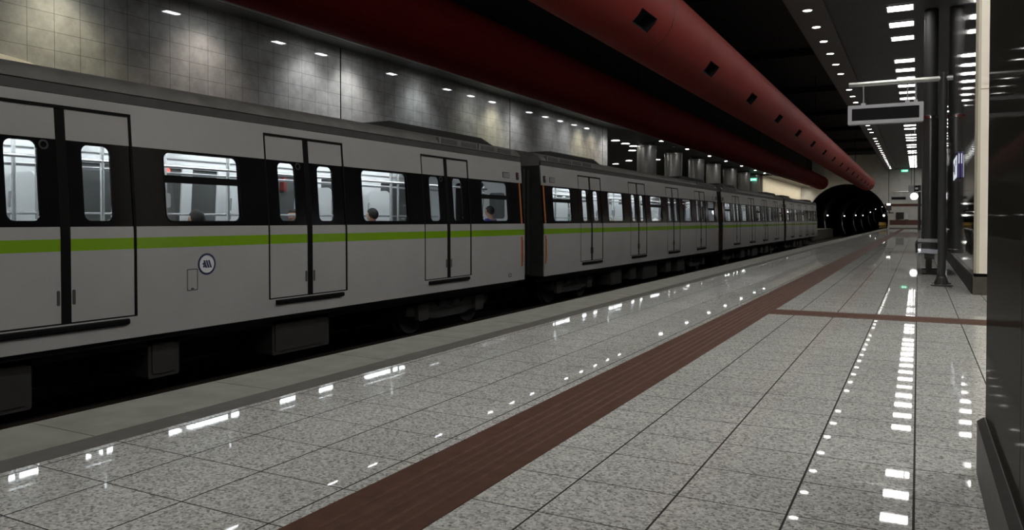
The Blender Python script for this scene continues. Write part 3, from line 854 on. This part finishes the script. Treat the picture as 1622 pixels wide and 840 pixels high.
# ------------------------------------------------------------------ passengers (only their heads show above the window sills)
def person(y, x, top, jacket, label, turn=0.):
    """seated, back to the near windows, facing the far side"""
    root = empty('person', (x, y, 0), label, 'person', rz=PI + turn)   # local +x is forward
    s = top - 1.27
    P = {'pelvis': (0, 0, .50+s, .14), 'belly': (-.02, 0, .66+s, .13), 'chest': (-.02, 0, .86+s, .145), 'neck0': (-.01, 0, .98+s, .07), 'neck': (.01, 0, 1.04+s, .052),
         'head0': (.025, 0, 1.10+s, .078), 'head1': (.025, 0, 1.17+s, .092), 'head2': (.012, 0, 1.215+s, .072), 'nose': (.128, 0, 1.125+s, .012)}
    for sg, n in ((1, 'l'), (-1, 'r')):
        P.update({'ear'+n: (.015, sg*.083, 1.135+s, .016), 'sh'+n: (-.02, sg*.17, .93+s, .065), 'el'+n: (.03, sg*.23, .68+s, .045), 'wr'+n: (.24, sg*.13, .58+s, .030), 'pa'+n: (.31, sg*.11, .565+s, .034),
                  'hip'+n: (.03, sg*.10, .49+s, .09), 'kn'+n: (.42, sg*.12, .50+s, .065), 'an'+n: (.42, sg*.11, .10, .042), 'toe'+n: (.56, sg*.12, .045, .036)})
        for q in range(4):
            P['f%d%s' % (q, n)] = (.37+.008*(1-abs(q-1.3)), sg*(.080+.020*q), .560+s, .009)
            P['g%d%s' % (q, n)] = (.395+.012*(1-abs(q-1.3)), sg*(.080+.020*q), .540+s, .008)
        P['t0'+n] = (.315, sg*.062, .575+s, .010); P['t1'+n] = (.345, sg*.050, .570+s, .009)
    E = [('pelvis', 'belly'), ('belly', 'chest'), ('chest', 'neck0'), ('neck0', 'neck'), ('neck', 'head0'), ('head0', 'head1'), ('head1', 'head2'), ('head0', 'nose')]
    for n in 'lr':
        E += [('head0', 'ear'+n), ('chest', 'sh'+n), ('sh'+n, 'el'+n), ('el'+n, 'wr'+n), ('wr'+n, 'pa'+n), ('pelvis', 'hip'+n), ('hip'+n, 'kn'+n), ('kn'+n, 'an'+n), ('an'+n, 'toe'+n), ('pa'+n, 't0'+n), ('t0'+n, 't1'+n)]
        for q in range(4): E += [('pa'+n, 'f%d%s' % (q, n)), ('f%d%s' % (q, n), 'g%d%s' % (q, n))]
    names = list(P); idx = {k: i for i, k in enumerate(names)}
    def skin(name, keys, mat, grow, par):
        ks = [k for k in names if k in keys]; ii = {k: i for i, k in enumerate(ks)}
        me = bpy.data.meshes.new(name); me.from_pydata([P[k][:3] for k in ks], [(ii[a], ii[c]) for a, c in E if a in ii and c in ii], [])
        me.materials.append(mat)
        o = link(name, me, par)
        md = o.modifiers.new('skin', 'SKIN')
        for i, k in enumerate(ks):
            me.skin_vertices[0].data[i].radius = (P[k][3]+grow,)*2
            me.skin_vertices[0].data[i].use_root = (i == 0)
        md.use_smooth_shade = True
        sb = o.modifiers.new('sub', 'SUBSURF'); sb.levels = 1; sb.render_levels = 2
        return o
    body = skin('body', set(names), M['skin'], 0, root)
    cl = {'pelvis', 'belly', 'chest', 'neck0'} | {k+n for k in ('sh', 'el', 'wr', 'hip', 'kn', 'an') for n in 'lr'}
    skin('jacket', cl, jacket, .018, root)
    b = MB(); n = 20
    rows = []
    for i in range(9):
        ph = PI*.78*i/8
        for k in range(n):
            t = 2*PI*k/n
            cut = 1.0
            rx, ry, rz_ = .112, .098, .115
            low = ph
            if math.cos(t) > .35: low = ph*.48      # higher hairline over the face
            rows.append((.008+rx*math.sin(low)*math.cos(t), ry*math.sin(low)*math.sin(t), 1.165+s+rz_*math.cos(low)))
    b.add(rows, [(i*n+k, i*n+(k+1) % n, (i+1)*n+(k+1) % n, (i+1)*n+k) for i in range(8) for k in range(n)])
    h = ob('hair', b, M['hair'], root, smooth=True)
    so = h.modifiers.new('thick', 'SOLIDIFY'); so.thickness = .018
    sb = h.modifiers.new('sub', 'SUBSURF'); sb.levels = 1; sb.render_levels = 1
    return root
person(7.06, -8.48, 1.24, M['jacket'], 'dark haired passenger in the window above the round logo', .25)
person(10.75, -10.32, 1.32, M['jacket'], 'dark haired passenger seen low in the narrow door window', 2.0)
person(10.77, -8.47, 1.32, M['jacket'], 'dark haired passenger in the wide undivided window', .1)
person(14.95, -8.47, 1.43, M['bluejacket'], 'passenger in bright blue at the last window before the gangway', 0)

# ------------------------------------------------------------------ far platform: columns, lamps, signs
col_r = .64
col = empty('steel_column', (0, 0, 0), '', 'column', 'round columns on the opposite platform')
b = MB(); b.lathe([(col_r+.03, 0), (col_r+.03, .15), (col_r, .17), (col_r, 5.98), (col_r+.03, 6.01), (col_r+.03, 6.09), (col_r, 6.11)], n=40); ob('cladding', b, M['columnsteel'], col, smooth=True)
b = MB(); b.lathe([(col_r-.10, 6.09), (col_r-.10, 6.30)], n=40); ob('column_head', b, M['soffit'], col, smooth=True)
clab = ['first round steel column after the end of the tiled wall', 'second round steel column after the tiled wall', 'third round steel column after the tiled wall', 'fourth round steel column after the tiled wall',
        'fifth round steel column after the tiled wall', 'sixth round steel column, next to last of its row', 'last round steel column, just before the lit cream wall']
for k, yc in enumerate((49.7, 56.0, 62.7, 68.6, 75.4, 82.1, 87.6)):
    wc = dup(wl, (-14.75, yc-1.15, 6.275), 'square recessed lamp in the dark soffit in front of a steel column'); wc['group'] = 'square lamps in front of the columns'
    ld = bpy.data.lights.new('column_beam', 'SPOT'); ld.energy = (6, 5, 5, 18, 16, 12, 11)[k]; ld.color = (1, .95, .86); ld.spot_size = R(100); ld.spot_blend = 1; ld.shadow_soft_size = .12
    lo = bpy.data.objects.new('column_beam', ld); C.objects.link(lo); lo.location = (-14.75, yc-1.15, 6.2); lo.rotation_euler = (Vector((-15.9, yc-.45, 3.6))-lo.location).to_track_quat('-Z', 'Y').to_euler()
    if k == 0: col.location = (-16.1, yc, 0); col['label'] = clab[0]
    else: dup(col, (-16.1, yc, 0), clab[k])
hl = empty('hall_light', (0, 0, 0), 'white lamp in the dark ceiling behind the columns', 'ceiling light', 'lamps in the hall behind the columns')
b = MB(); b.lathe([(.26, -.03), (.32, -.03), (.33, .0)]); ob('trim_ring', b, M['silver'], hl, smooth=True)
b = MB(); b.lathe([(.0, -.036), (.26, -.036), (.26, -.01)]); ob('lens', b, LAMP, hl, smooth=True)
hs = [(-17.25, 46.8), (-17.35, 49.0), (-17.45, 50.9), (-18.6, 54), (-18.6, 58.5), (-19.5, 63), (-19.5, 68), (-19.5, 78), (-22, 63), (-24.3, 58), (-24.3, 66), (-24.3, 74), (-24.3, 83)]
for k, (x, y) in enumerate(hs):
    if k == 0: hl.location = (x, y, 6.30)
    else: dup(hl, (x, y, 6.30))
def exit_sign(loc, label):
    r = empty('exit_sign', loc, label, 'exit sign')
    b = MB(); b.prism(rrect(-.42, .42, -.16, .16, .03, 3), lambda a, z, d: (a, d, z), -.05, .05); ob('sign_box', b, EXITM, r)
    b = MB(); b.prism([(-.05, -.1), (.0, -.1), (.05, 0), (.02, .1), (-.04, .06)], lambda a, z, d: (a-.12, d, z), -.06, -.05)
    b.prism([(.0, -.03), (.2, -.03), (.2, -.09), (.32, 0), (.2, .09), (.2, .03), (.0, .03)], lambda a, z, d: (a, d, z), -.06, -.05); ob('pictogram', b, EXITW, r)
    b = MB(); b.tube([(-.3, 0, .16), (-.3, 0, .6)], .012, 6); b.tube([(.3, 0, .16), (.3, 0, .6)], .012, 6); ob('hanger', b, M['silver'], r)
    return r
e1 = exit_sign((-1.65, 117, 7.9), 'small green lit exit sign at the far end of the walkway ceiling')
e2 = exit_sign((-15.75, 85.2, 5.55), 'small green lit exit sign beside the last steel column')
# cream round-topped board on the tiled wall
b = MB(); b.plate([[(7.9+1.8*math.cos(PI*k/28), 3.72+.55*math.sin(PI*k/28)) for k in range(29)] + [(6.1, .9), (9.7, .9)]], lambda a, z, d: (d, a, z), WF, WF+.08)
bd = ob('wall_board', b, M['cream'], None); tag(bd, 'cream round-topped board on the tiled wall, peeking over the train roof', 'board')

# ------------------------------------------------------------------ tunnel lamps
for k, (y, z) in enumerate(((147, 1.9), (182, 2.0), (216, 2.35), (246, 2.5), (283, 3.8), (316, 5.3), (384, 7.3))):
    zc = climb(y)
    dz = z - (TZ+zc); xw = TX - math.sqrt(max(.1, TR**2 - dz*dz))
    r = empty('tunnel_lamp', (xw+.14, y, z), 'small white bulkhead lamp on the dark tunnel wall', 'lamp', 'lamps along the tunnel wall')
    b = MB(); b.box(-.05, .1, -.25, .25, -.06, .3); ob('bracket', b, M['under'], r)
    b = MB(); b.box(.02, .30, -.12, .12, .10, .24); ob('lens', b, LAMPTUN, r)
    ld = bpy.data.lights.new('tunnel_glow', 'SPOT'); ld.energy = 160; ld.spot_size = R(40); ld.shadow_soft_size = .1; ld.color = (1, .97, .9)
    lo = bpy.data.objects.new('tunnel_glow', ld); C.objects.link(lo); lo.location = (xw+.45, y-.4, z-.1); lo.rotation_euler = (0, R(16), 0)
r = empty('signal_lamp', (-4.35, 123, 1.75), 'small bright white signal lamp at the right edge of the tunnel mouth', 'signal')
b = MB(); b.box(-.2, .2, .0, .25, -.35, .45); ob('housing', b, M['under'], r)
b = MB(); b.prism(disc(0, .12, .13, 20), lambda a, z, d: (a, d, z), -.04, .0); ob('lens', b, LAMPTUN, r)
b = MB(); b.tube([(0, .12, -.35), (0, .12, -2.9)], .04, 8); ob('post', b, M['under'], r)
r = empty('warning_sign', (-4.5, 122.6, .45), 'small yellow sign with dark hazard stripes at the tunnel mouth', 'sign')
b = MB(); b.box(-.5, .5, 0, .06, 0, .45); ob('panel', b, M['yellowsign'], r)
b = MB()
for q in range(4): b.prism([(-.45+q*.24, -.4), (-.33+q*.24, -.4), (-.21+q*.24, -.05), (-.33+q*.24, -.05)], lambda a, z, d: (a, d, z), .0, .04)
ob('hazard_stripes', b, M['yellowsign'], r)
b = MB(); b.box(-.5, .5, .04, .08, -.45, 0); b.tube([(0, .1, 0), (0, .1, -1.7)], .04, 8); ob('support', b, M['under'], r)

# ------------------------------------------------------------------ right side of the platform
# near black pillar
b = MB()
for (ya, yb_) in ((2.62, 3.87), (1.40, 2.612), (-4, 1.392)):
    b.box(.265, 1.6, ya, yb_, .24, ZC+.12)
pl = struct('wall_pillar', b, M['blackstone'])
b = MB(); b.prism([(.235, 0), (.235, .225), (.262, .245), (1.62, .245), (1.62, 0)], lambda a, z, d: (a, d, z), -4, 3.90); struct('baseboard_pillar', b, M['skirting'])
# glass-flanked kiosk with the cream end
b = MB(); ys = [13.42, 15.9, 18.4, 20.9, 23.4, 26.9]
for i in range(5): b.box(.74, .80, ys[i]+.006, ys[i+1]-.006, .27, ZC+.12)
struct('wall_kiosk', b, M['darkglass'])
b = MB(); b.box(.80, 2.6, 13.42, 26.8, 0, ZC+.12); struct('wall_core', b, M['fascia'])
b = MB(); b.prism([(.72, 0), (.72, .24), (.745, .27), (.82, .27), (.82, 0)], lambda a, z, d: (a, d, z), 13.40, 26.9); struct('baseboard_kiosk', b, M['kioskbase'])
b = MB(); b.box(.81, 2.6, 13.32, 13.42, .315, 3.05); b.box(.81, 2.6, 13.32, 13.42, 3.06, 5.8); b.box(.81, 2.6, 13.32, 13.42, 5.81, ZC+.12); struct('wall_cream', b, M['cream'])
b = MB(); b.prism([(.742, 13.42), (.742, 13.36), (.775, 13.318), (.81, 13.318), (.81, 13.42)], lambda a, z, d: (a, z, d), .315, ZC+.12); struct('trim_3', b, M['creamedge'])
b = MB(); b.box(.73, 2.6, 13.28, 13.42, 0, .265); struct('baseboard_cream', b, M['plinth'])
b = MB(); b.box(.745, 2.6, 13.34, 13.42, .265, .315); struct('trim_4', b, M['seal'])
# lit screen box on the kiosk glass
r = empty('display_box', (.685, 17.8, 1.95), 'small lit display box on the dark glass wall, purple end and white face', 'display')
b = MB(); b.box(0, .052, 0, 1.6, 0, .56); b.box(.02, .05, .1, .3, .5, .62); ob('housing', b, M['darksteel'], r)
b = MB(); b.box(-.008, .0, .03, 1.57, .03, .47); ob('screen', b, M['screenwhite'], r)
b = MB()
for (a, c, z0, z1) in ((.25, .5, .28, .40), (.7, 1.0, .12, .3), (1.15, 1.4, .2, .38)): b.prism(rrect(a, c, z0, z1, .03, 3), lambda p, q, d: (d, p, q), -.012, -.008)
ob('screen_image', b, M['navy'], r)
b = MB(); b.box(.004, .048, -.008, 0, .02, .54); ob('end_screen', b, M['purple'], r)
b = MB(); b.box(.025, .040, -.011, -.008, .30, .5); ob('end_glow', b, M['screenwhite'], r)

# information sign: post with arm and hanging display
def info_sign(loc, label_post, label_sign, dx=0.):
    x, y = loc
    p = empty('sign_post', (x, y, 0), label_post, 'post')
    b = MB(); b.tube([(0, 0, .03), (0, 0, 3.60)], .062, 20); ob('post', b, M['darksteel'], p, smooth=True)
    b = MB(); b.lathe([(.17, 0), (.17, .025), (.10, .03), (.085, .14), (.066, .16)], n=28); ob('base_flange', b, M['darksteel'], p, smooth=True)
    for q in range(6):
        a = 2*PI*q/6 + .3
        b = MB(); b.lathe([(.016, .0), (.016, .04), (.010, .05)], c=(.135*math.cos(a), .135*math.sin(a), 0), n=8); ob('bolt', b, M['chrome'], p)
    for q in range(4):
        a = 2*PI*q/4 + .785
        b = MB(); b.prism([(.06, .025), (.15, .025), (.15, .05), (.075, .20), (.06, .20)], lambda u, z, d: (u*math.cos(a)-d*math.sin(a), u*math.sin(a)+d*math.cos(a), z), -.006, .006); ob('gusset', b, M['darksteel'], p)
    b = MB(); b.tube([(-1.46+dx, 0, 3.50), (-.02, 0, 3.50)], .042, 16); b.tube([(.02, 0, 3.50), (.14, 0, 3.50)], .042, 16); ob('arm', b, M['steel'], p, smooth=True)
    s = empty('hanging_sign', (x-.88+dx, y, 2.96), label_sign, 'sign')
    b = MB(); b.plate([rrect(-.59, .59, -.165, .165, .015, 3), [(-.525, -.105), (.525, -.105), (.525, .105), (-.525, .105)]], lambda a, z, d: (a, d, z), -.09, .09); ob('frame', b, M['silver'], s)
    b = MB(); b.box(-.527, .527, -.078, .078, -.107, .107); ob('screen', b, M['blackpanel'], s)
    for q, xx in enumerate((-.345, .345)):
        b = MB(); b.tube([(xx, 0, .165), (xx, 0, .515)], .010, 8); b.box(xx-.035, xx+.035, -.05, .05, .165, .205); b.box(xx-.02, xx+.02, -.03, .03, .50, .515); ob('hanger', b, M['silver'], s)
    b = MB(); b.tube([(.47, 0, .165), (.47, 0, .50)], .016, 8); b.box(.44, .50, -.04, .04, .165, .21); ob('cable_conduit', b, M['silver'], s)
    return p, s
info_sign((.36, 14.84), 'dark grey floor post with a horizontal steel arm at the top', 'silver framed black display hanging from the steel arm of the post')
info_sign((.40, 71.0), 'distant dark post with an arm near the end of the platform', 'distant black display hanging before the end wall', -.95)

# metal column behind the bench
r = empty('steel_column', (.36, 30.4, 0), 'slim dark steel column standing behind the platform bench', 'column')
b = MB(); b.lathe([(.27, 0), (.27, .12), (.255, .14), (.255, 4.74)], n=36); ob('cladding', b, plain('column_dark_steel', (.16, .16, .155), .3, metal=.9), r, smooth=True)
b = MB(); b.lathe([(.256, 4.62), (.285, 4.64), (.285, 4.72), (.256, 4.75)], n=36); ob('capital_ring', b, M['chrome'], r, smooth=True)
b = MB(); b.lathe([(.22, 4.72), (.22, ZC+.12)], n=36); ob('column_head', b, M['fascia'], r, smooth=True)
# bench of metal seats backing on the glass
bn = empty('platform_bench', (.0, 17.6, 0), 'grey metal bench with chrome back rails beside the dark glass wall', 'bench')
for q in range(4):
    b = MB(); prof = [(-.03, .34), (.0, .34), (.0, .435), (.06, .445), (.25, .43), (.42, .42), (.47, .44), (.47, .455), (.42, .437), (.25, .448), (.06, .463), (-.01, .455), (-.03, .43)]
    b.prism(prof, lambda a, z, d: (a, d, z), q*.62+.03, q*.62+.59); ob('seat', b, M['bench'], bn)
for z, x in ((.76, .48), (.90, .53)):
    b = MB(); b.prism([(x-.07, z-.05), (x-.05, z-.06), (x+.03, z+.03), (x+.01, z+.045)], lambda a, zz, d: (a, d, zz), .0, 2.5); ob('back_rail', b, M['benchrail'], bn)
for q in (0.0, .83, 1.66, 2.5):
    b = MB(); b.tube([(-.02, q, .46), (-.03, q, .62), (.0, q, .66), (.42, q, .67), (.5, q, .60), (.50, q, .40)], .018, 8); b.tube([(.45, q, .40), (.54, q, .92)], .018, 8); ob('armrest', b, M['darksteel'], bn, smooth=True)
b = MB(); b.box(.12, .30, .0, 2.5, .33, .41); ob('beam', b, M['darksteel'], bn)
for q in (.35, 2.15):
    b = MB(); b.box(.08, .40, q-.04, q+.04, .0, .03); b.box(.16, .26, q-.03, q+.03, .03, .34); ob('leg', b, M['darksteel'], bn)

# things before the end wall
r = empty('platform_clock', (-.28, 69.0, 3.05), 'round lit white clock hanging from the ceiling by a rod', 'clock')
def cyl_y(b, rr, d0, d1, cx=0, cz=0, n=32): b.prism([(cx+rr*math.cos(2*PI*k/n), cz+rr*math.sin(2*PI*k/n)) for k in range(n)], lambda a, z, d: (a, d, z), d0, d1); return b
b = MB(); cyl_y(b, .30, -.08, .08); ob('casing', b, M['silver'], r)
b = MB(); cyl_y(b, .275, -.09, -.08); ob('clock_face', b, CLOCKM, r)
b = MB(); b.box(-.012, .012, -.096, -.09, -.02, .16); b.box(-.01, .20, -.096, -.09, -.012, .012); ob('clock_hand', b, M['blackpanel'], r)
b = MB(); b.tube([(0, 0, .30), (0, 0, ZC+.10-3.05)], .03, 10); ob('rod', b, M['darksteel'], r)
r = empty('monitor_box', (-.46, 69.3, 3.62), 'grey monitor box with dark hood above the round clock', 'monitor')
b = MB(); b.prism(rrect(-.24, .16, -.26, .26, .04, 3), lambda a, z, d: (a, d, z), -.2, .2); ob('housing', b, M['innergrey'], r)
b = MB(); b.box(-.24, .16, -.24, .2, .27, .36); ob('hood', b, M['silver'], r)
b = MB(); b.box(.2, .5, -.2, .2, -.15, -.02); b.box(.22, .55, -.2, .1, .15, .30); b.box(.14, .24, -.05, .05, -.1, .25); ob('speaker', b, M['blackpanel'], r)
b = MB(); b.tube([(-.04, 0, .33), (-.04, 0, ZC+.10-3.62)], .02, 8); ob('rod', b, M['darksteel'], r)
r = empty('cctv_camera', (-2.9, 95, 2.55), 'dark platform camera with a small white lamp before the end wall', 'camera')
b = MB(); b.prism(rrect(-.28, .28, -.3, .3, .05, 3), lambda a, z, d: (a, d, z), -.2, .3); b.box(-.45, .5, -.1, .1, -.62, -.5); b.tube([(0, 0, -.3), (.15, 0, -.55)], .06, 10); ob('housing', b, M['darksteel'], r)
b = MB(); b.box(-.18, .2, -.3, -.05, .3, .45); ob('lamp', b, CLOCKM, r)
b = MB(); b.tube([(0, 0, .3), (0, 0, ZC-2.55)], .03, 8); ob('rod', b, M['darksteel'], r)
r = empty('wall_cabinet', (-2.2, YE-.32, 1.3), 'dark grey cabinet fixed to the end wall above the brown band', 'cabinet')
b = MB(); b.box(-.55, .45, 0, .29, 0, 1.0); ob('body', b, M['underbox'], r, bevel=.015)
b = MB(); b.box(-.50, .40, -.015, 0, .05, .95); d = ob('door', b, M['underbox'], r)
b = MB(); b.box(.30, .34, -.03, -.015, .42, .58); ob('handle', b, M['chrome'], d)
r = empty('notice_panel', (-1.45, YE-.12, 1.25), 'small pale panel on the end wall beside the dark cabinet', 'panel')
b = MB(); b.box(-.15, .2, 0, .09, .05, .95); ob('panel', b, M['logowhite'], r, bevel=.01)
b = MB(); b.box(-.22, .28, -.03, .09, -.03, .05); ob('ledge', b, M['darksteel'], r)
b = MB(); b.tube([(.12, 100, 0), (.12, 100, 5.2)], .16, 14); dp = ob('end_post', b, M['darksteel'], None, smooth=True); tag(dp, 'dark slim post near the end wall, right of the brown bands', 'post')

# lights on the end walls (the warm-lit side wall and the far corner)
for (x, y, z, e, c, tgt) in tuple((-13.6, 90.2+2.4*q, 6.05, 140, (1, .93, .78), (-15.4, 90.4+2.4*q, 3.2)) for q in range(13)):
    ld = bpy.data.lights.new('side_wall_lamp', 'SPOT'); ld.energy = e; ld.color = c; ld.spot_size = R(150); ld.spot_blend = 1; ld.shadow_soft_size = .2
    lo = bpy.data.objects.new('side_wall_lamp', ld); C.objects.link(lo); lo.location = (x, y, z); lo.rotation_euler = (Vector(tgt)-Vector((x, y, z))).to_track_quat('-Z', 'Y').to_euler()

# ------------------------------------------------------------------ world, camera, view
w = bpy.data.worlds.new('world'); S.world = w; w.use_nodes = True
w.node_tree.nodes['Background'].inputs[0].default_value = (.02, .02, .022, 1); w.node_tree.nodes['Background'].inputs[1].default_value = .3
cam = bpy.data.cameras.new('camera'); co = bpy.data.objects.new('camera', cam); C.objects.link(co)
cam.sensor_width = 36; cam.lens = 1214/1622*36; cam.shift_y = -48/1622; cam.clip_end = 800; cam.clip_start = .05
co.location = (0, 0, 1.1); co.rotation_euler = (R(90-1.0382), 0, R(27.904))
S.camera = co
S.view_settings.view_transform = 'Standard'; S.view_settings.look = 'None'; S.view_settings.gamma = 1; S.view_settings.use_curve_mapping = False
S.view_settings.exposure = 0.85
try:
    S.cycles.use_denoising = True; S.cycles.denoiser = 'OPENIMAGEDENOISE'
    S.cycles.max_bounces = 8; S.cycles.transparent_max_bounces = 16
    S.cycles.sample_clamp_indirect = 4.0
except Exception: pass
